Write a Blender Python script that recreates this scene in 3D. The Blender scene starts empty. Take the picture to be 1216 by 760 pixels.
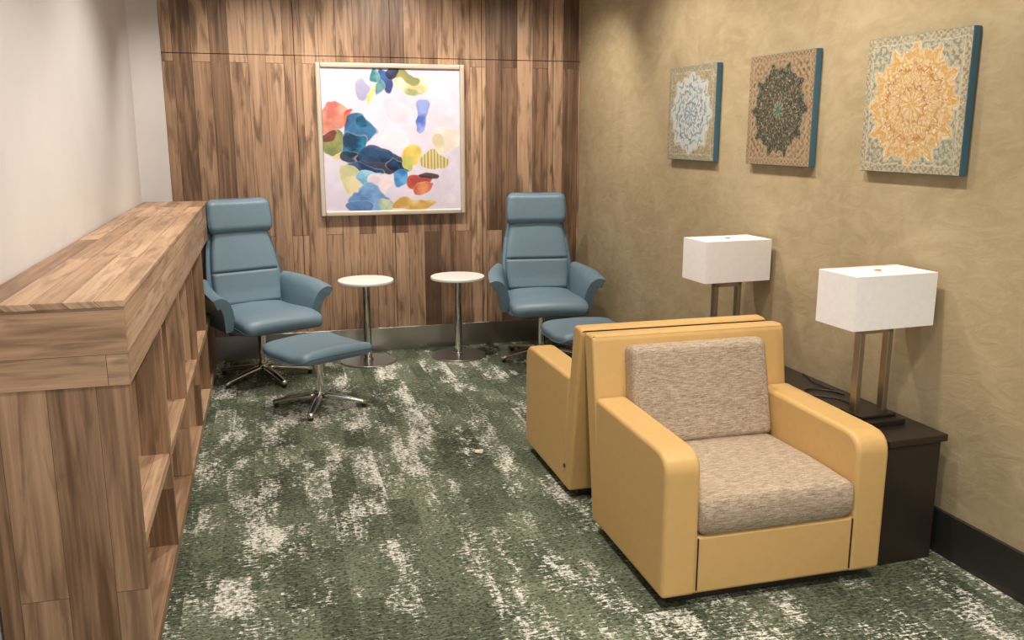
import bpy, bmesh, numpy as np, random
from math import *
from mathutils import Vector, Matrix
random.seed(3)
scene=bpy.context.scene
scene.view_settings.view_transform='Standard'
# ------------------------------------------------------------ helpers
def link(ob,parent=None):
    scene.collection.objects.link(ob)
    if parent is not None: ob.parent=parent
    return ob
def empty(name,loc=(0,0,0),rz=0):
    e=bpy.data.objects.new(name,None); e.empty_display_size=.1
    e.location=loc; e.rotation_euler=(0,0,rz); return link(e)
def mkobj(name,bm,mat,parent=None,loc=(0,0,0),rot=(0,0,0),smooth=True,wn=True):
    bmesh.ops.recalc_face_normals(bm,faces=bm.faces)
    me=bpy.data.meshes.new(name); bm.to_mesh(me); bm.free()
    if smooth:
        for p in me.polygons: p.use_smooth=True
    ob=bpy.data.objects.new(name,me); ob.location=loc; ob.rotation_euler=rot
    if mat: me.materials.append(mat)
    link(ob,parent)
    if smooth and wn:
        m=ob.modifiers.new("wn","WEIGHTED_NORMAL"); m.keep_sharp=False
    return ob
def box(name,lo,hi,mat,parent=None,bev=0.004,seg=2,rot=(0,0,0)):
    lo=Vector(lo);hi=Vector(hi); c=(lo+hi)/2; s=hi-lo
    bm=bmesh.new(); bmesh.ops.create_cube(bm,size=1)
    for v in bm.verts: v.co=Vector((v.co.x*s.x,v.co.y*s.y,v.co.z*s.z))
    if bev>0: bmesh.ops.bevel(bm,geom=list(bm.edges),offset=min(bev,min(s)*.45),segments=seg,profile=.5,affect='EDGES')
    return mkobj(name,bm,mat,parent,c,rot,smooth=bev>0)
def prism(name,pts,x0,x1,mat,parent=None,bev=.015,seg=3):
    """polygon in yz extruded in x"""
    bm=bmesh.new()
    a=[bm.verts.new((x0,y,z)) for y,z in pts]; b=[bm.verts.new((x1,y,z)) for y,z in pts]
    bm.faces.new(a); bm.faces.new(b[::-1]); n=len(pts)
    for i in range(n): bm.faces.new((a[i],b[i],b[(i+1)%n],a[(i+1)%n]))
    bmesh.ops.recalc_face_normals(bm,faces=bm.faces)
    if bev>0: bmesh.ops.bevel(bm,geom=[e for e in bm.edges if e.calc_face_angle(0)>.5],offset=bev,segments=seg,profile=.5,affect='EDGES')
    return mkobj(name,bm,mat,parent)
def cyl(name,r,z0,z1,mat,parent=None,loc=(0,0),seg=48,bev=.002,r2=None):
    bm=bmesh.new(); bmesh.ops.create_cone(bm,cap_ends=True,segments=seg,radius1=r,radius2=r if r2 is None else r2,depth=z1-z0)
    if bev>0: bmesh.ops.bevel(bm,geom=[e for e in bm.edges if e.calc_face_angle(0)>.8],offset=bev,segments=2,profile=.5,affect='EDGES')
    return mkobj(name,bm,mat,parent,(loc[0],loc[1],(z0+z1)/2))
def sgp(v,p): return (1 if v>=0 else -1)*abs(v)**p
def rings(name,R,mat,parent=None,sub=0):
    bm=bmesh.new(); V=[[bm.verts.new(p) for p in r] for r in R]; n=len(R[0])
    for i in range(len(V)-1):
        for j in range(n): bm.faces.new((V[i][j],V[i][(j+1)%n],V[i+1][(j+1)%n],V[i+1][j]))
    bm.faces.new(V[0][::-1]); bm.faces.new(V[-1])
    ob=mkobj(name,bm,mat,parent,wn=False)
    if sub:
        m=ob.modifiers.new("s","SUBSURF"); m.levels=m.render_levels=sub
    return ob
def tube(name,pts,rad,mat,parent=None,cyc=False,loc=(0,0,0)):
    cu=bpy.data.curves.new(name,'CURVE'); cu.dimensions='3D'; cu.bevel_depth=rad; cu.bevel_resolution=3
    s=cu.splines.new('NURBS'); s.points.add(len(pts)-1)
    for p,q in zip(s.points,pts): p.co=(*q,1)
    s.order_u=3; s.use_endpoint_u=True; s.use_cyclic_u=cyc
    ob=bpy.data.objects.new(name,cu); ob.location=loc; cu.materials.append(mat); return link(ob,parent)
def pad(name,spine,widths,thick,r,curve,mat,parent=None,N=26,ex=.32,crown=0,piping=None,ny=.62):
    S=np.array(spine,float); d=np.r_[0,np.cumsum(np.hypot(*np.diff(S,axis=0).T))]; L=d[-1]
    t=(1-np.cos(np.linspace(0,pi,N)))/2*L
    fine=np.linspace(0,L,200); k=np.ones(25)/25
    def sm(a):
        f=np.interp(fine,d,a); g=np.convolve(np.pad(f,12,mode='reflect',reflect_type='odd'),k,'valid'); return np.interp(t,fine,g)
    Y=sm(S[:,0]);Z=sm(S[:,1]);W=sm(np.array(widths,float))
    ty=np.gradient(Y,t);tz=np.gradient(Z,t); nl=np.hypot(ty,tz); ty/=nl;tz/=nl
    R=[];EL=[];ER=[]
    for i in range(N):
        e=min(t[i],L-t[i]); q=1 if e>=r else sqrt(max(0,1-(1-e/r)**2)); q=max(q,.04)
        hw=W[i]/2-(1-q)*r*.9; th=thick/2*q
        ring=[]
        for a in range(36):
            an=2*pi*a/36; x=hw*sgp(cos(an),ex); n=th*sgp(sin(an),ny)
            n*= 1+crown*(1-(x/hw)**2)
            off=curve*(x/(W[i]/2))**2
            ring.append((x,Y[i]-tz[i]*(n+off),Z[i]+ty[i]*(n+off)))
        R.append(ring)
        o2=curve*(hw/(W[i]/2))**2+thick*.22*q
        ER.append((hw*1.0,Y[i]-tz[i]*o2,Z[i]+ty[i]*o2)); EL.append((-hw*1.0,Y[i]-tz[i]*o2,Z[i]+ty[i]*o2))
    ob=rings(name,R,mat,parent)
    if piping is not None:
        tube(name+"_piping",ER+EL[::-1],.0035,piping,parent,cyc=True)
    return ob
# ------------------------------------------------------------ materials
class NT:
    def __init__(s,name,rough=.5,metal=0,spec=.5):
        s.m=bpy.data.materials.new(name); s.m.use_nodes=True; s.t=s.m.node_tree; s.p=s.t.nodes["Principled BSDF"]
        s.p.inputs["Roughness"].default_value=rough; s.p.inputs["Metallic"].default_value=metal
        s.p.inputs["Specular IOR Level"].default_value=spec
    def n(s,t,**k):
        x=s.t.nodes.new(t)
        for a,b in k.items(): setattr(x,a,b)
        return x
    def set(s,sock,v):
        if isinstance(v,bpy.types.NodeSocket): s.t.links.new(v,sock)
        elif isinstance(v,(tuple,list)): sock.default_value=tuple(v)+((1,) if len(v)==3 and sock.type=='RGBA' else ())
        else: sock.default_value=v
    def math(s,op,a,b=0,c=None,clamp=False):
        x=s.n("ShaderNodeMath",operation=op,use_clamp=clamp); s.set(x.inputs[0],a); s.set(x.inputs[1],b)
        if c is not None: s.set(x.inputs[2],c)
        return x.outputs[0]
    def pos(s,obj=False):
        if obj: v=s.n("ShaderNodeTexCoord").outputs["Object"]
        else: v=s.n("ShaderNodeNewGeometry").outputs["Position"]
        x=s.n("ShaderNodeSeparateXYZ"); s.set(x.inputs[0],v); return x.outputs
    def vec(s,a,b,c=0):
        x=s.n("ShaderNodeCombineXYZ"); s.set(x.inputs[0],a);s.set(x.inputs[1],b);s.set(x.inputs[2],c); return x.outputs[0]
    def noise(s,v,sc=1,det=3,rough=.55,dist=0):
        x=s.n("ShaderNodeTexNoise"); s.set(x.inputs["Vector"],v); s.set(x.inputs["Scale"],sc); s.set(x.inputs["Detail"],det); s.set(x.inputs["Roughness"],rough); s.set(x.inputs["Distortion"],dist); return x.outputs["Fac"]
    def ramp(s,f,stops):
        x=s.n("ShaderNodeValToRGB"); s.set(x.inputs[0],f); e=x.color_ramp.elements
        while len(e)<len(stops): e.new(.5)
        for q,(p,c) in zip(e,stops):
            q.position=p; q.color=(c,c,c,1) if not isinstance(c,tuple) else (*c,1)
        return x.outputs[0]
    def mix(s,f,a,b,bl='MIX'):
        x=s.n("ShaderNodeMix",data_type='RGBA',blend_type=bl); s.set(x.inputs[0],f); s.set(x.inputs[6],a); s.set(x.inputs[7],b); return x.outputs[2]
    def brick(s,v,w,h,mortar=.001,off=.5,c1=(0,0,0),c2=(1,1,1),mc=(.5,.5,.5)):
        x=s.n("ShaderNodeTexBrick"); x.offset=off; x.offset_frequency=2; s.set(x.inputs["Vector"],v)
        s.set(x.inputs["Color1"],c1); s.set(x.inputs["Color2"],c2); s.set(x.inputs["Mortar"],mc); s.set(x.inputs["Scale"],1.); s.set(x.inputs["Mortar Size"],mortar)
        s.set(x.inputs["Brick Width"],w); s.set(x.inputs["Row Height"],h); s.set(x.inputs["Mortar Smooth"],.1); return x
    def bump(s,h,st=.3,d=.01):
        x=s.n("ShaderNodeBump"); s.set(x.inputs["Strength"],st); s.set(x.inputs["Distance"],d); s.set(x.inputs["Height"],h); s.t.links.new(x.outputs[0],s.p.inputs["Normal"])
    def col(s,c): s.set(s.p.inputs["Base Color"],c); return s
def plain(name,c,rough=.5,metal=0,spec=.5,bump=0,sc=60):
    m=NT(name,rough,metal,spec)
    P=m.n("ShaderNodeTexCoord").outputs["Object"]; nz=m.noise(P,sc*.15,3)
    m.col(m.mix(nz,tuple(v*.93 for v in c),tuple(min(1,v*1.06) for v in c)))
    if bump: m.bump(m.noise(P,sc,3),bump,.002)
    return m.m
def wood(name,axis,dark,mid,light,bw=.55,rh=.07,rough=.45,streak=1.,seam=.0008,off=0.,sw=24,kb=.30,kr=.48):
    m=NT(name,rough,0,.35); x,y,z=m.pos()
    if axis=='z': al,ac=z,m.math('ADD',x,y)
    elif axis=='y': al,ac=y,m.math('ADD',x,z)
    else: al,ac=x,m.math('ADD',y,z)
    al=m.math('ADD',al,7.3+off); ac=m.math('ADD',ac,5.1+off)
    b=m.brick(m.vec(al,ac),bw,rh,seam,.37)
    bb=b.outputs[0]
    sh=m.math('MULTIPLY',bb,9.)
    g=m.noise(m.vec(m.math('MULTIPLY',al,1.8),m.math('MULTIPLY',ac,75),sh),1,5,.65,.3)
    br=m.noise(m.vec(m.math('MULTIPLY',al,1.1),m.math('MULTIPLY',ac,11),sh),1,3,.6,.5)
    st=m.noise(m.vec(m.math('MULTIPLY',al,3.2),m.math('MULTIPLY',ac,sw),sh),1,3,.5,.7)
    s=m.math('ADD',m.math('MULTIPLY',bb,kb),m.math('ADD',m.math('MULTIPLY',g,.30),m.math('MULTIPLY',br,kr)))
    base=m.ramp(s,[(.34,dark),(.52,mid),(.74,light)])
    k=m.math('MULTIPLY',m.ramp(st,[(.50,0.),(.66,1.)]),.72*streak)
    c=m.mix(k,base,tuple(v*.62 for v in dark))
    gr=m.ramp(g,[(.3,.82),(.7,1.08)])
    c=m.mix(1.,c,gr,'MULTIPLY')
    c=m.mix(b.outputs[1],c,tuple(v*.5 for v in dark))
    m.col(c); m.bump(g,.08,.002); return m.m
wood_wall=wood("wood_wall",'z',(.105,.058,.035),(.265,.158,.097),(.44,.285,.18),bw=3.1,rh=.115,streak=.95,sw=22,seam=.0014,kb=.44,kr=.36)
wood_z=wood("wood_vert",'z',(.19,.105,.060),(.40,.245,.145),(.56,.375,.235),bw=1.9,rh=.12,streak=.75)
wood_y=wood("wood_long",'y',(.22,.125,.075),(.43,.27,.165),(.58,.395,.26),bw=1.6,rh=.075,streak=.65)
wood_x=wood("wood_cross",'x',(.20,.112,.065),(.41,.255,.155),(.56,.37,.235),bw=.9,rh=.12,streak=.8)
# carpet
def carpet():
    m=NT("carpet_green",.95,0,.1); x,y,z=m.pos()
    x=m.math('ADD',x,11.3); y=m.math('ADD',y,4.4)
    b=m.brick(m.vec(y,x),.62,.17,0,.37).outputs[0]
    b2=m.brick(m.vec(m.math('ADD',y,.13),m.math('ADD',x,.05)),.27,.11,0,.43).outputs[0]
    n1=m.noise(m.vec(m.math('MULTIPLY',x,9.0),m.math('MULTIPLY',y,3.0),b),1,4,.62)
    wx=m.noise(m.vec(m.math('MULTIPLY',x,24),m.math('MULTIPLY',y,120)),1,3,.7)
    wf=m.noise(m.vec(m.math('MULTIPLY',x,60),m.math('MULTIPLY',y,52)),1,4,.75)
    wl=m.noise(m.vec(m.math('MULTIPLY',x,60),m.math('MULTIPLY',y,7)),1,3,.7)
    s=m.math('ADD',m.math('MULTIPLY',m.math('SUBTRACT',n1,.5),1.0),m.math('MULTIPLY',m.math('SUBTRACT',b,.5),.17))
    s=m.math('ADD',s,m.math('MULTIPLY',m.math('SUBTRACT',b2,.5),.10))
    s=m.math('ADD',s,m.math('MULTIPLY',m.math('SUBTRACT',wx,.5),.85))
    s=m.math('ADD',s,m.math('MULTIPLY',m.math('SUBTRACT',wl,.5),.25))
    s=m.math('ADD',s,m.math('MULTIPLY',m.math('SUBTRACT',wf,.5),.72))
    wh=m.ramp(m.math('ADD',s,.5),[(.59,0.),(.68,1.)])
    n2=m.noise(m.vec(m.math('MULTIPLY',x,3),m.math('MULTIPLY',y,2.2),5),1,3)
    gs=m.math('ADD',m.math('MULTIPLY',n2,.5),m.math('ADD',m.math('MULTIPLY',b2,.18),m.math('MULTIPLY',wf,.38)))
    gr=m.ramp(gs,[(.36,(.040,.052,.033)),(.52,(.098,.122,.078)),(.70,(.19,.22,.15))])
    sp=m.ramp(wx,[(.50,0.),(.66,.6)])
    gr=m.mix(sp,gr,(.29,.31,.24))
    c=m.mix(wh,gr,m.ramp(wf,[(.3,(.46,.47,.41)),(.6,(.82,.81,.74))]))
    dk=m.ramp(m.noise(m.vec(m.math('MULTIPLY',x,70),m.math('MULTIPLY',y,95),3),1,2),[(.36,.32),(.5,1.)])
    m.col(m.mix(1.,c,dk,'MULTIPLY')); m.bump(m.math('ADD',wx,wf),.5,.006); return m.m
def plaster():
    m=NT("plaster_khaki",.75,0,.25); x,y,z=m.pos(); v=m.vec(x,y,z)
    n=m.noise(v,1.9,6,.65,.8); f=m.noise(m.vec(x,m.math('MULTIPLY',y,3),m.math('MULTIPLY',z,6)),2.2,5,.6,1.2)
    c=m.ramp(n,[(.32,(.355,.28,.162)),(.66,(.475,.38,.235))])
    c=m.mix(m.ramp(f,[(.4,.0),(.7,.35)]),c,(.56,.465,.305))
    sc=m.noise(m.vec(x,m.math('MULTIPLY',y,1.6),m.math('MULTIPLY',z,2.2)),1.9,7,.72,2.5)
    line=m.ramp(sc,[(.492,0.),(.5,1.),(.508,0.)])
    gate=m.ramp(m.noise(v,2.3,2,.5),[(.5,0.),(.6,1.)])
    line=m.math('MULTIPLY',line,gate)
    c=m.mix(m.math('MULTIPLY',line,.35),c,(.20,.14,.07)); m.col(c)
    m.bump(m.math('ADD',f,m.math('MULTIPLY',line,-.3)),.3,.010); return m.m
def tweed(k=1.,name="cushion_tweed"):
    m=NT(name,.95,0,.1); x,y,z=m.pos(True)
    a=m.noise(m.vec(m.math('MULTIPLY',x,30),m.math('MULTIPLY',y,330),m.math('MULTIPLY',z,330)),1,3,.6)
    b=m.noise(m.vec(m.math('MULTIPLY',x,230),m.math('MULTIPLY',y,160),m.math('MULTIPLY',z,160)),1,2,.6)
    s=m.math('ADD',m.math('MULTIPLY',a,.7),m.math('MULTIPLY',b,.3))
    m.col(m.ramp(s,[(.36,(.24*k,.175*k,.12*k)),(.48,(.385*k,.305*k,.225*k)),(.6,(.55*k,.46*k,.36*k))])); m.bump(s,.35,.003); return m.m
M_carpet=carpet(); M_plaster=plaster(); M_tweed=tweed()
M_white=plain("paint_white",(.65,.635,.64),.7,0,.3,.05,30)
M_ceil=plain("ceiling_white",(.80,.79,.77),.9)
M_yellow=plain("leather_mustard",(.63,.405,.158),.42,0,.45,.12,220)
M_blue=plain("leather_blue",(.145,.222,.285),.42,0,.45,.12,240)
M_bluedk=plain("leather_blue_piping",(.075,.13,.18),.5)
M_chrome=plain("chrome",(.75,.74,.72),.12,1)
M_steel=plain("brushed_steel",(.42,.40,.37),.3,1)
M_bronze=plain("lamp_nickel",(.38,.34,.285),.38,1)
M_black=plain("black_lacquer",(.018,.014,.012),.35)
M_dkwood=plain("espresso_wood",(.026,.018,.013),.4)
M_base=plain("baseboard_black",(.028,.026,.024),.3)
M_tabtop=plain("table_top_white",(.82,.80,.77),.3)
M_shade=plain("lamp_shade_white",(.90,.89,.89),.85,0,.2,.1,300)
M_frame=plain("frame_champagne",(.62,.54,.44),.35,.6)
M_frame2=plain("frame_brown",(.13,.08,.05),.5)
M_edge=plain("canvas_edge_blue",(.06,.15,.21),.6)
M_seam=plain("seam_dark",(.03,.018,.012),.8)
M_paper=plain("paper_cream",(.75,.70,.52),.8)
# ------------------------------------------------------------ room
YB=6.25; wx=lambda y: 2.24+.035*(YB-y); XL=-.765; ZC=2.75; Y0=-1.2
def poly_wall(name,pts,z0,z1,mat):
    bm=bmesh.new(); n=len(pts)
    a=[bm.verts.new((x,y,z0)) for x,y in pts]; b=[bm.verts.new((x,y,z1)) for x,y in pts]
    bm.faces.new(a); bm.faces.new(b[::-1])
    for i in range(n): bm.faces.new((a[i],a[(i+1)%n],b[(i+1)%n],b[i]))
    return mkobj(name,bm,mat,smooth=False)
poly_wall("floor",[(-1.2,Y0),(3.0,Y0),(3.0,YB+.2),(-1.2,YB+.2)],-.06,0,M_carpet)
poly_wall("ceiling",[(-1.2,Y0),(3.0,Y0),(3.0,YB+.2),(-1.2,YB+.2)],ZC,ZC+.06,M_ceil)
poly_wall("wall_right",[(wx(Y0),Y0),(wx(YB+.15),YB+.15),(wx(YB)+.3,YB+.15),(wx(Y0)+.2,Y0)],0,ZC,M_plaster)
poly_wall("wall_left",[(XL,Y0),(XL,5.985),(-.61,YB),(-.61,YB+.15),(-.95,YB+.15),(-.95,Y0)],0,ZC,M_white)
poly_wall("wall_back",[(-.7,YB+.012),(2.4,YB+.012),(2.4,YB+.15),(-.7,YB+.15)],0,ZC,M_seam)
pan=empty("wall_back_panelling")
xs=[-.61,.22,.86,1.50,2.03,2.24]
for i in range(5):
    for j,(z0,z1) in enumerate(((0.0,2.05),(2.054,ZC))):
        box("panel_%d_%d"%(i,j),(xs[i]+.002,YB,z0),(xs[i+1]-.002,YB+.012,z1),wood_wall,pan,bev=.0012,seg=1)
box("baseboard_back",(-.60,YB-.014,0),(2.22,YB-.001,.17),M_steel,bev=.003)
bm_pts=[(wx(YB-.015)-.016,YB-.015),(wx(YB-.015)-.001,YB-.015),(wx(Y0)-.001,Y0),(wx(Y0)-.016,Y0)]
poly_wall("baseboard_right",bm_pts,0,.17,M_base)
box("baseboard_left",(XL+.001,Y0,0),(XL+.014,2.42,.12),M_base,bev=.002)
# ------------------------------------------------------------ bookshelf
bs=empty("bookshelf"); X0=XL+.008; X1=-.38; YN,YF=2.44,5.97
box("beam_core",(X0,YN+.004,.895),(X1-.003,YF,1.108),wood_y,bs,bev=.002)
box("beam_end",(X0,YN,.895),(X1,YN+.02,1.108),wood_x,bs,bev=.002)
box("beam_front",(X1-.02,YN+.003,.895),(X1,YF,1.108),wood_y,bs,bev=.002)
box("top",(X0,YN-.003,1.106),(X1+.003,YF,1.124),wood_y,bs,bev=.002)
box("end_panel",(X0,YN+.006,0),(X1-.004,YN+.05,.895),wood_z,bs,bev=.002)
box("back_panel",(X0,YN+.05,0),(X0+.02,YF,.895),wood_z,bs,bev=.002)
box("plinth",(X0+.02,YN+.05,0),(X1-.03,YF,.05),wood_y,bs,bev=.002)
box("bottom",(X0+.02,YN+.05,.05),(X1-.004,YF,.085),wood_y,bs,bev=.002)
ys=np.linspace(YN+.05,YF-.04,6)
for i,yy in enumerate(ys[1:]):
    box("divider_%d"%(i+1),(X0+.02,yy,.085),(X1-.004,yy+.04,.895),wood_z,bs,bev=.002)
for i in range(5):
    z=.40
    box("shelf_%d"%(i+1),(X0+.02,ys[i]+(.04 if i else 0),z),(X1-.008,ys[i+1],z+.035),wood_y,bs,bev=.002)
# ------------------------------------------------------------ armchairs
def armchair(loc,rz):
    e=empty("armchair",loc,rz)
    box("plinth",(-.37,.05,0),(.37,.62,.05),M_dkwood,e,bev=.004)
    box("seat_base",(-.31,.004,.045),(.31,.62,.25),M_yellow,e,bev=.012,seg=3)
    prof=[(0,.042),(0,.47),(.003,.492),(.012,.514),(.028,.531),(.052,.542),(.09,.546),(.64,.55),(.60,.042)]
    for nm,a,b in (("arm_l",-.42,-.292),("arm_r",.292,.42)):
        prism(nm,prof,a,b,M_yellow,e,bev=.018,seg=4)
    prism("back_frame",[(.655,.042),(.778,.76),(.77,.782),(.70,.785),(.685,.772),(.555,.042)],-.4185,.4185,M_yellow,e,bev=.014,seg=4)
    for nm,x in (("seam_l",-.293),("seam_r",.293)):
        box(nm,(x-.002,.0,.06),(x+.002,.01,.245),M_seam,e,bev=0)
    pad("seat_cushion",[(-.012,.317),(.25,.322),(.57,.312)],[.586,.586,.586],.134,.028,0,M_tweed,e,ex=.11,crown=.09,ny=.36)
    pad("back_cushion",[(.565,.36),(.60,.50),(.655,.748)],[.584,.584,.574],.115,.03,0,M_tweed,e,ex=.11,crown=.12,ny=.40)
    o=cyl("screw_cap",.009,-.003,.003,M_black,e); o.rotation_euler=(0,pi/2,0); o.location=(.421,.60,.14)
    return e
armchair((1.594,2.415,0),0)
armchair((1.594,4.008,0),pi)
# ------------------------------------------------------------ console table
ct=empty("console_table",(2.328,2.50,0),.035)
box("top",(-.255,0,.455),(0,1.48,.482),M_dkwood,ct,bev=.003)
box("body",(-.250,.008,0.0),(-.022,1.475,.452),M_dkwood,ct,bev=.003)
box("cap",(-.248,.012,.45),(-.03,1.47,.457),M_black,ct,bev=0)
# ------------------------------------------------------------ lamps
def lamp(loc,rz):
    e=empty("table_lamp",loc,rz)
    box("foot",(-.075,-.10,.0),(.10,.10,.022),M_black,e,bev=.003)
    box("foot_top",(-.070,-.06,.022),(.09,.06,.034),M_black,e,bev=.003)
    for nm,x in (("leg_l",-.055),("leg_r",.072)):
        box(nm,(x-.011,-.016,.032),(x+.011,.016,.362),M_bronze,e,bev=.002)
    box("leg_top",(-.066,-.016,.338),(.083,.016,.362),M_bronze,e,bev=.002)
    cyl("stem",.006,.36,.57,M_bronze,e)
    sx,sy,z0,z1,t=.178,.105,.375,.572,.0025
    box("shade_front",(-sx,-sy,z0),(sx,-sy+t,z1),M_shade,e,bev=.001)
    box("shade_rear",(-sx,sy-t,z0),(sx,sy,z1),M_shade,e,bev=.001)
    box("shade_left",(-sx,-sy+t,z0),(-sx+t,sy-t,z1),M_shade,e,bev=.001)
    box("shade_right",(sx-t,-sy+t,z0),(sx,sy-t,z1),M_shade,e,bev=.001)
    box("diffuser",(-sx+t,-sy+t,z1-.008),(sx-t,sy-t,z1-.005),M_shade,e,bev=0)
    cyl("finial",.014,z1-.004,z1+.003,M_chrome,e,bev=.001)
    return e
lamp((2.148,2.73,.482),.06); lamp((2.118,3.79,.482),.06)
cord=tube("lamp_cord",[(2.20,2.86,.488),(2.22,2.95,.487),(2.16,3.02,.487),(2.10,3.06,.487),(2.15,3.14,.487),(2.25,3.08,.487),(2.27,2.99,.487),(2.24,3.2,.487),(2.27,3.28,.487),(2.28,3.34,.487)],.0035,M_black)
# ------------------------------------------------------------ round tables
def rtable(loc):
    e=empty("side_table",loc)
    cyl("foot",.192,0,.012,M_steel,e,seg=64,bev=.003); cyl("pole",.026,.01,.55,M_chrome,e)
    cyl("pole_collar",.034,.012,.03,M_chrome,e); cyl("plate",.08,.542,.552,M_steel,e)
    cyl("top",.188,.552,.575,M_tabtop,e,seg=72,bev=.006)
rtable((.61,5.96,0)); rtable((1.245,5.95,0))
# paper crumb on the carpet
bm=bmesh.new(); bmesh.ops.create_icosphere(bm,subdivisions=2,radius=.016)
for v in bm.verts:
    q=1+.35*sin(v.co.x*300+v.co.y*170)*cos(v.co.z*260+v.co.y*90); v.co=Vector((v.co.x*q*1.3,v.co.y*q,max(-.006,v.co.z*q*.6)))
mkobj("paper_scrap",bm,M_paper,None,(.94,4.02,.006),smooth=False)
# ------------------------------------------------------------ lounge chairs
def star(e,n,r,hub,z0,rot0):
    for i in range(n):
        a=rot0+2*pi*i/n; R=[]
        for s in np.linspace(0,1,9):
            rr=.02+(r-.02)*s; hw=.026-.010*s; zc=.072-.042*s**1.3; h=.020-.009*s
            ring=[]
            for k in range(12):
                an=2*pi*k/12; q=hw*sgp(cos(an),.6); w=h*sgp(sin(an),.6)
                ring.append((rr*cos(a)-q*sin(a),rr*sin(a)+q*cos(a),zc+w))
            R.append(ring)
        rings("leg_%d"%(i+1),R,M_chrome,e)
        cyl("glide_%d"%(i+1),.014,0,.024,M_black,e,loc=((r-.018)*cos(a),(r-.018)*sin(a)))
    cyl("hub",.034,.045,.10,M_chrome,e,bev=.006); cyl("column",hub,.09,z0,M_chrome,e)
def arm_shell(e,side):
    U,V=18,14; bm=bmesh.new(); G=[]
    prof=[(0,0),(.008,.07),(.020,.13),(.042,.180),(.072,.200),(.102,.186)]
    pv=np.linspace(0,1,len(prof))
    for i in range(U+1):
        u=i/U; row=[]
        for j in range(V+1):
            v=j/V; px=np.interp(v,pv,[p[0] for p in prof]); pz=np.interp(v,pv,[p[1] for p in prof])
            yr=.245-.03*v; yf=-.265+.16*max(0,v-.6)**2+.07*(1-v)
            y=yr+(yf-yr)*u
            flare=.30+.70*sin(min(1,u*1.35)*pi/2)
            x=.248+ .028*sin(u*pi/2)+px*flare
            z=.375+pz*(1.08-.12*(1-u)-.12*u*u)+.06*(1-u)*v
            row.append(bm.verts.new((side*x,y,z)))
        G.append(row)
    for i in range(U):
        for j in range(V): bm.faces.new((G[i][j],G[i+1][j],G[i+1][j+1],G[i][j+1]))
    ob=mkobj("arm_"+("r" if side>0 else "l"),bm,M_blue,e,wn=False)
    m=ob.modifiers.new("so","SOLIDIFY"); m.thickness=.064; m.offset=0
    b=ob.modifiers.new("bv","BEVEL"); b.width=.02; b.segments=4; b.limit_method='ANGLE'; b.angle_limit=radians(50)
    s=ob.modifiers.new("su","SUBSURF"); s.levels=s.render_levels=1
def lounge(loc,rz):
    e=empty("lounge_chair",loc,rz)
    star(e,5,.31,.026,.36,radians(-90))
    box("seat_plate",(-.12,-.12,.33),(.12,.12,.352),M_black,e,bev=.004)
    pad("seat_shell",[(.24,.40),(.12,.362),(-.25,.372),(-.335,.385)],[.46,.53,.53,.51],.05,.03,.0,M_blue,e)
    pad("seat_cushion",[(.20,.43),(.05,.418),(-.24,.43),(-.335,.418),(-.375,.38)],[.45,.50,.525,.52,.49],.10,.045,.008,M_blue,e,crown=.12,piping=M_bluedk)
    pad("back_shell",[(.20,.37),(.235,.48),(.265,.65),(.305,.80),(.340,.925)],[.42,.50,.50,.455,.395],.06,.03,.035,M_blue,e,piping=M_bluedk)
    pad("back_lumbar",[(.180,.455),(.205,.54),(.226,.674)],[.42,.445,.45],.095,.018,.02,M_blue,e,crown=.12)
    pad("back_upper",[(.226,.664),(.255,.78),(.296,.927)],[.45,.42,.355],.095,.018,.02,M_blue,e,crown=.1)
    pad("headrest",[(.275,.912),(.285,1.0),(.305,1.13)],[.415,.425,.405],.12,.045,.03,M_blue,e,ex=.28,crown=.1,piping=M_bluedk)
    for s in (-1,1):
        box("headrest_bar",(s*.07-.012,.32,.86),(s*.07+.012,.345,.98),M_chrome,e,bev=.004)
        arm_shell(e,s)
def ottoman(loc,rz):
    e=empty("ottoman",loc,rz)
    star(e,4,.27,.024,.32,radians(45))
    pad("pan",[(.19,.322),(0,.309),(-.19,.322)],[.40,.42,.40],.03,.02,0,M_blue,e)
    pad("cushion",[(.225,.364),(.12,.348),(-.12,.348),(-.225,.364)],[.46,.50,.50,.46],.07,.035,.012,M_blue,e,crown=.1,ex=.25,piping=M_bluedk)
lounge((-.085,5.72,0),radians(24)); lounge((1.795,5.74,0),radians(-7))
ottoman((.225,4.99,0),radians(30)); ottoman((1.86,5.00,0),radians(0))
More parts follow.
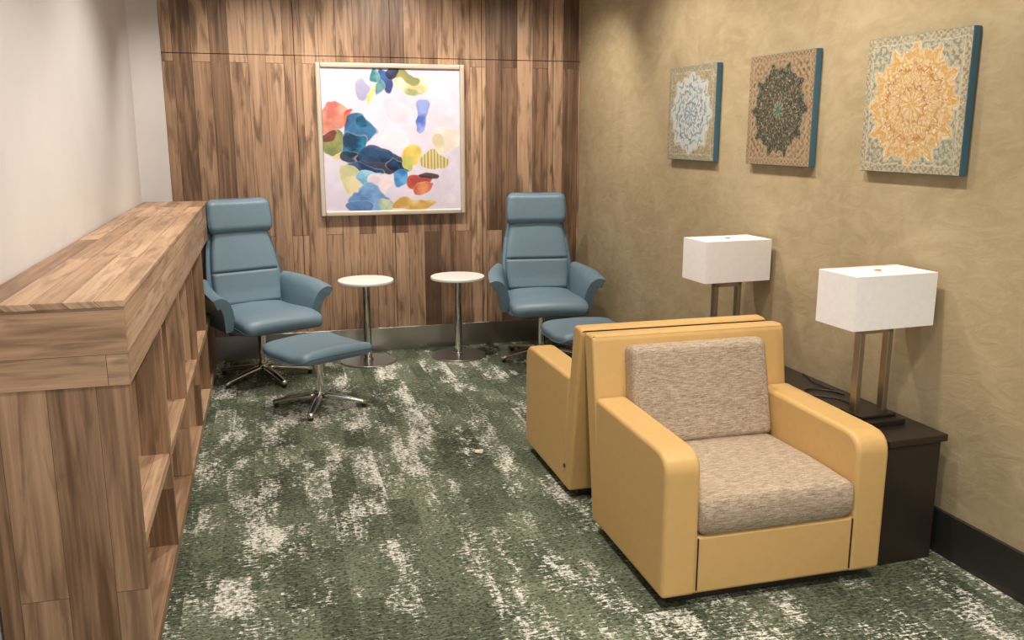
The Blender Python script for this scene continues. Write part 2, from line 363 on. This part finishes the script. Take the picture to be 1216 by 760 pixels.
# ------------------------------------------------------------ painted canvases (colour per vertex)
def vn(u,v,f,seed):
    r=np.random.RandomState(seed); n=int(f)+3; g=r.rand(n,n)
    x=np.clip(u,0,1)*f;y=np.clip(v,0,1)*f; i=np.clip(x.astype(int),0,n-2);j=np.clip(y.astype(int),0,n-2); a=x-i;b=y-j; a=a*a*(3-2*a);b=b*b*(3-2*b)
    return g[i,j]*(1-a)*(1-b)+g[i+1,j]*a*(1-b)+g[i,j+1]*(1-a)*b+g[i+1,j+1]*a*b
def lin(c): c=np.array(c)/255.; return np.where(c<.04,c/12.92,((c+.055)/1.055)**2.4)
def canvas_mesh(name,w,h,N,colfn,parent,loc,rot,rough=.55):
    u,v=np.meshgrid(np.linspace(0,1,N),np.linspace(0,1,N),indexing='ij'); u=u.ravel();v=v.ravel()
    co=np.stack([(u-.5)*w,np.zeros_like(u),(.5-v)*h],1)
    i,j=np.meshgrid(np.arange(N-1),np.arange(N-1),indexing='ij'); i=i.ravel();j=j.ravel()
    F=np.stack([i*N+j,i*N+j+1,(i+1)*N+j+1,(i+1)*N+j],1)
    me=bpy.data.meshes.new(name); me.vertices.add(N*N); me.vertices.foreach_set("co",co.ravel())
    me.loops.add(F.size); me.loops.foreach_set("vertex_index",F.ravel()); me.polygons.add(len(F)); me.polygons.foreach_set("loop_start",np.arange(len(F))*4)
    me.update(calc_edges=True)
    at=me.color_attributes.new("paint",'FLOAT_COLOR','POINT'); c=colfn(u,v); at.data.foreach_set("color",np.c_[c,np.ones(len(c))].astype(np.float32).ravel())
    m=NT(name+"_paint",rough,0,.3); a=m.n("ShaderNodeAttribute",attribute_name="paint"); m.col(a.outputs["Color"]); me.materials.append(m.m)
    ob=bpy.data.objects.new(name,me); ob.location=loc; ob.rotation_euler=rot; return link(ob,parent)
def abstract(u,v):
    n=vn(u,v,5,1); n2=vn(u,v,22,2)
    C=lin((204,196,214))[None]*(1-.12*n[:,None])+lin((238,234,236))[None]*0.03
    C=C*(.93+.10*n2[:,None])
    B=[ # cx,cy,rx,ry,rot,color1,color2
     (.28,.14,.07,.06,20,(160,158,190),(146,146,180)),(.88,.50,.10,.08,0,(204,194,186),(216,208,202)),(.80,.12,.08,.05,30,(200,192,204),(216,210,216)),
     (.93,.33,.06,.05,0,(196,186,204),(208,200,214)),(.55,.30,.10,.06,20,(188,180,198),(204,196,212)),(.90,.75,.08,.10,0,(196,188,208),(206,200,216)),
     (.50,.48,.12,.07,10,(208,202,216),(218,212,220)),
     (.65,.11,.11,.085,0,(202,174,124),(226,214,186)),(.60,.06,.09,.04,0,(160,142,70),(120,130,84)),(.66,.17,.06,.04,0,(140,150,100),(204,196,160)),(.47,.10,.055,.105,-25,(22,52,112),(30,90,160)),(.38,.06,.05,.04,10,(30,110,120),(120,170,170)),(.52,.05,.04,.05,0,(40,50,90),(20,30,60)),(.42,.14,.035,.05,0,(24,70,90),(90,140,150)),
     (.36,.17,.02,.06,20,(200,160,80),(230,200,120)),
     (.73,.33,.055,.10,15,(62,88,170),(130,150,205)),(.84,.52,.07,.05,0,(190,180,150),(208,202,178)),
     (.09,.32,.10,.075,0,(176,92,84),(206,146,124)),(.08,.40,.085,.05,0,(190,126,108),(160,80,66)),(.19,.36,.03,.08,20,(176,56,40),(206,116,66)),
     (.08,.53,.09,.085,0,(84,100,54),(130,136,74)),(.04,.47,.06,.04,0,(110,56,46),(84,46,38)),(.13,.62,.06,.04,0,(204,180,122),(222,204,166)),
     (.26,.45,.095,.14,30,(12,56,98),(22,100,146)),(.22,.54,.10,.10,20,(16,52,82),(30,116,154)),(.17,.62,.06,.06,0,(12,38,66),(20,56,84)),(.31,.38,.035,.05,30,(30,110,140),(10,46,84)),
     (.40,.66,.22,.085,8,(14,28,54),(24,46,82)),(.28,.72,.13,.06,10,(22,50,86),(36,78,124)),(.34,.60,.13,.05,0,(12,30,52),(36,70,106)),(.50,.68,.09,.05,20,(10,28,52),(28,60,96)),
     (.62,.60,.08,.065,0,(190,164,64),(216,194,100)),(.60,.66,.05,.05,0,(176,180,104),(160,168,88)),
     (.79,.63,.09,.06,5,(204,186,120),(150,140,90)),
     (.18,.78,.06,.09,-30,(206,196,152),(176,176,134)),(.31,.785,.11,.06,5,(84,152,192),(140,190,212)),
     (.40,.82,.07,.06,0,(196,176,188),(216,206,212)),
     (.53,.775,.055,.075,20,(38,108,176),(80,156,200)),(.66,.80,.09,.05,-10,(150,46,36),(182,80,52)),(.76,.76,.05,.03,0,(60,40,50),(96,56,56)),(.72,.84,.05,.03,-20,(180,86,60),(204,130,88)),
     (.33,.92,.16,.085,0,(66,108,168),(106,150,194)),(.24,.97,.10,.05,0,(56,82,144),(84,120,170)),(.45,.95,.07,.05,30,(140,160,140),(180,190,160)),
     (.66,.955,.17,.045,-4,(176,138,60),(206,180,112)),(.92,.92,.07,.05,0,(200,194,208),(212,208,218))]
    wu=u+(vn(u,v,9,5)-.5)*.08+(n2-.5)*.02; wv=v+(vn(u,v,9,6)-.5)*.08+(vn(u,v,30,9)-.5)*.016
    for k,(cx,cy,rx,ry,ro,c1,c2) in enumerate(B):
        a=radians(ro); du=wu-cx;dv=wv-cy; p=(du*cos(a)+dv*sin(a))/rx; q=(-du*sin(a)+dv*cos(a))/ry
        d=np.sqrt(p*p+q*q); mk=np.clip((1.05-d)*14,0,1)[:,None]*.95
        t=np.clip(vn(u,v,14,20+k)*1.8-.5+.35*(p-q)*.5+.5*(vn(u,v,50,60+k)-.5),0,1)[:,None]
        if c1==(204,186,120): t=(np.sin(u*260)>0).astype(float)[:,None]
        C=C*(1-mk)+(lin(c1)*(1-t)+lin(c2)*t)*mk
        rim=np.clip(1-abs(d-1.0)*16,0,1)[:,None]*.2*vn(u,v,8,90+k)[:,None]*2; C=C*(1-rim)+lin((225,220,218))*rim
    return C
def mandala(pal,k,seed,R0,cen,dist=.6):
    bg,bg2,ro,ro2,acc,lt=[lin(c) for c in pal]
    def fn(u,v):
        u0,v0=u,v
        u=u+(vn(u0,v0,40,seed+5)-.5)*.02; v=v+(vn(u0,v0,40,seed+6)-.5)*.02
        x=(u-.5)*2;y=(v-.5)*2; r=np.hypot(x,y); th=np.arctan2(y,x)
        n=vn(u0,v0,90,seed); n3=vn(u0,v0,12,seed+1)
        pb=(np.sin(x*44)*np.sin(y*44)+.8*np.sin((x+y)*31+1)*np.sin((x-y)*31)+.5*np.sin(r*50))
        t=(pb>.1).astype(float)[:,None]; C=bg*(1-t)+bg2*t
        C=np.where((pb<-.9)[:,None],acc,C)
        Rp=R0*(1+.07*np.cos(k*th)+.05*np.cos(2*k*th))
        q=r/Rp; inside=(q<1)[:,None]
        pat=np.sin(q*27+1.6*np.cos(k*th))*np.cos(k*th+q*2)+.6*np.sin(k*2*th)*np.sin(q*44)+.35*np.cos(k*3*th+q*20)
        D=np.where((pat>.35)[:,None],ro2,ro); D=np.where((pat<-.85)[:,None],lt,D); D=np.where((pat>1.1)[:,None],acc,D)
        D=np.where((abs(q-.62)<.025)[:,None]|(abs(q-.3)<.025)[:,None],acc,D)
        D=np.where((q<.2)[:,None],lin(cen),D); D=np.where(((q<.2)&(np.cos(k*th)*q>.06))[:,None],lt,D)
        C=np.where(inside,D,C); C=np.where((abs(q-1)<.025)[:,None],(lt+bg)/2,C)
        m=np.maximum(abs(x),abs(y)); bd=(m>.88)[:,None]
        s=np.where(abs(x)>abs(y),y,x); bp=(np.sin(s*60)*np.sin(m*70)>0)[:,None]
        C=np.where(bd,np.where(bp,bg2,(bg+acc)/2),C); C=np.where((abs(m-.88)<.010)[:,None],(lt+bg2)/2,C)
        avg=np.where(inside,ro*.6+ro2*.4,(bg+bg2)/2); f=(.35+.6*np.clip(n3*1.5-.4,0,1))[:,None]*dist; f2=np.clip((n-.55)*2.2,0,.6)[:,None]
        return ((C*(1-f)+avg*f)*(1-f2)+lt*f2*.8)*.88
    return fn
pf=empty("framed_painting")
fx0,fx1,fz0,fz1=.35,1.365,.985,2.01; w=.032
yo=YB-.045
for nm,a,b in (("frame_l",(fx0,yo,fz0),(fx0+w,YB-.003,fz1)),("frame_r",(fx1-w,yo,fz0),(fx1,YB-.003,fz1)),("frame_t",(fx0+w,yo,fz1-w),(fx1-w,YB-.003,fz1)),("frame_b",(fx0+w,yo,fz0),(fx1-w,YB-.003,fz0+w))):
    box(nm,a,b,M_frame,pf,bev=.006)
box("backing",(fx0+.01,YB-.02,fz0+.01),(fx1-.01,YB-.004,fz1-.01),M_frame2,pf,bev=0)
canvas_mesh("canvas",fx1-fx0-2*w+.002,fz1-fz0-2*w+.002,340,abstract,pf,((fx0+fx1)/2,YB-.03,(fz0+fz1)/2),(0,0,0))
def wallpic(yc,fn,s=.255):
    x=wx(yc); e=empty("canvas_print",(x,yc,1.653),radians(-90)+.035)
    t=.033
    box("stretcher",(-s,-t,-.253),(s,-.002,.253),M_edge,e,bev=.003)
    canvas_mesh("print",2*s-.004,.502,280,fn,e,(0,-t-.0012,0),(0,0,0),.7)
wallpic(4.53,mandala([(176,156,116),(150,140,112),(206,208,204),(112,142,160),(92,120,138),(220,216,204)],8,3,.84,(120,150,174),.45),.262)
wallpic(3.70,mandala([(140,108,82),(172,154,124),(50,56,50),(82,84,70),(94,68,52),(176,160,130)],10,7,.80,(60,110,100),.6))
wallpic(2.85,mandala([(116,138,134),(190,180,148),(206,158,84),(224,202,162),(172,110,52),(232,222,198)],12,11,.86,(208,156,70),.55),.262)
# ------------------------------------------------------------ downlights
M_em=NT("downlight_glow"); M_em.p.inputs["Emission Color"].default_value=(1,.9,.76,1); M_em.p.inputs["Emission Strength"].default_value=6; M_em=M_em.m
PW=1.3
def down(x,y,power,tx=None,ty=None,ang=100,blend=.8,col=(1,.90,.785)):
    e=empty("downlight",(x,y,ZC)); 
    bm=bmesh.new(); 
    bmesh.ops.create_cone(bm,cap_ends=False,segments=32,radius1=.065,radius2=.05,depth=.012)
    o=mkobj("trim",bm,M_tabtop,e,(0,0,-.006),wn=False)
    cyl("lens",.05,-.006,-.001,M_em,e,bev=0)
    L=bpy.data.lights.new("spot",'SPOT'); L.energy=power*PW; L.color=col; L.spot_size=radians(ang); L.spot_blend=blend; L.shadow_soft_size=.05
    lo=bpy.data.objects.new("spot",L); link(lo,e); lo.location=(0,0,-.03)
    if tx is not None:
        lo.rotation_euler=Vector((tx-x,ty-y,-1.2)).to_track_quat('-Z','Y').to_euler()
down(.86,5.35,90,.86,6.2,95); down(.05,5.3,85,.0,5.85,100); down(1.75,5.3,75,1.75,5.85,100)
down(1.45,4.5,60,2.1,4.5,100); down(1.4,3.6,55,2.1,3.6,100); down(1.4,2.7,60,2.1,2.75,100)
down(.3,4.3,90,-.1,4.3,110); down(.4,3.0,80,0,3.0,110); down(.6,1.5,95,.5,1.9,110); down(1.9,1.4,70); down(0.4,.2,60)
W=bpy.data.worlds.new("w"); scene.world=W; W.use_nodes=True; bg=W.node_tree.nodes["Background"]; bg.inputs[0].default_value=(1,.97,.94,1); bg.inputs[1].default_value=1.5
# ------------------------------------------------------------ camera
f,pit,yaw,roll=1044.9,.2098,.2688,-.0006
fw=Vector((sin(yaw)*cos(pit),cos(yaw)*cos(pit),-sin(pit))); r=Vector((cos(yaw),-sin(yaw),0)); u=r.cross(fw)
cam=bpy.data.cameras.new("camera"); co=bpy.data.objects.new("camera",cam); scene.collection.objects.link(co); scene.camera=co
cam.sensor_fit='HORIZONTAL'; cam.sensor_width=36; cam.lens=f/1216*36; cam.clip_start=.02
M=Matrix((r,u,-fw)).transposed().to_4x4(); M.translation=Vector((0,0,1.55)); co.matrix_world=M
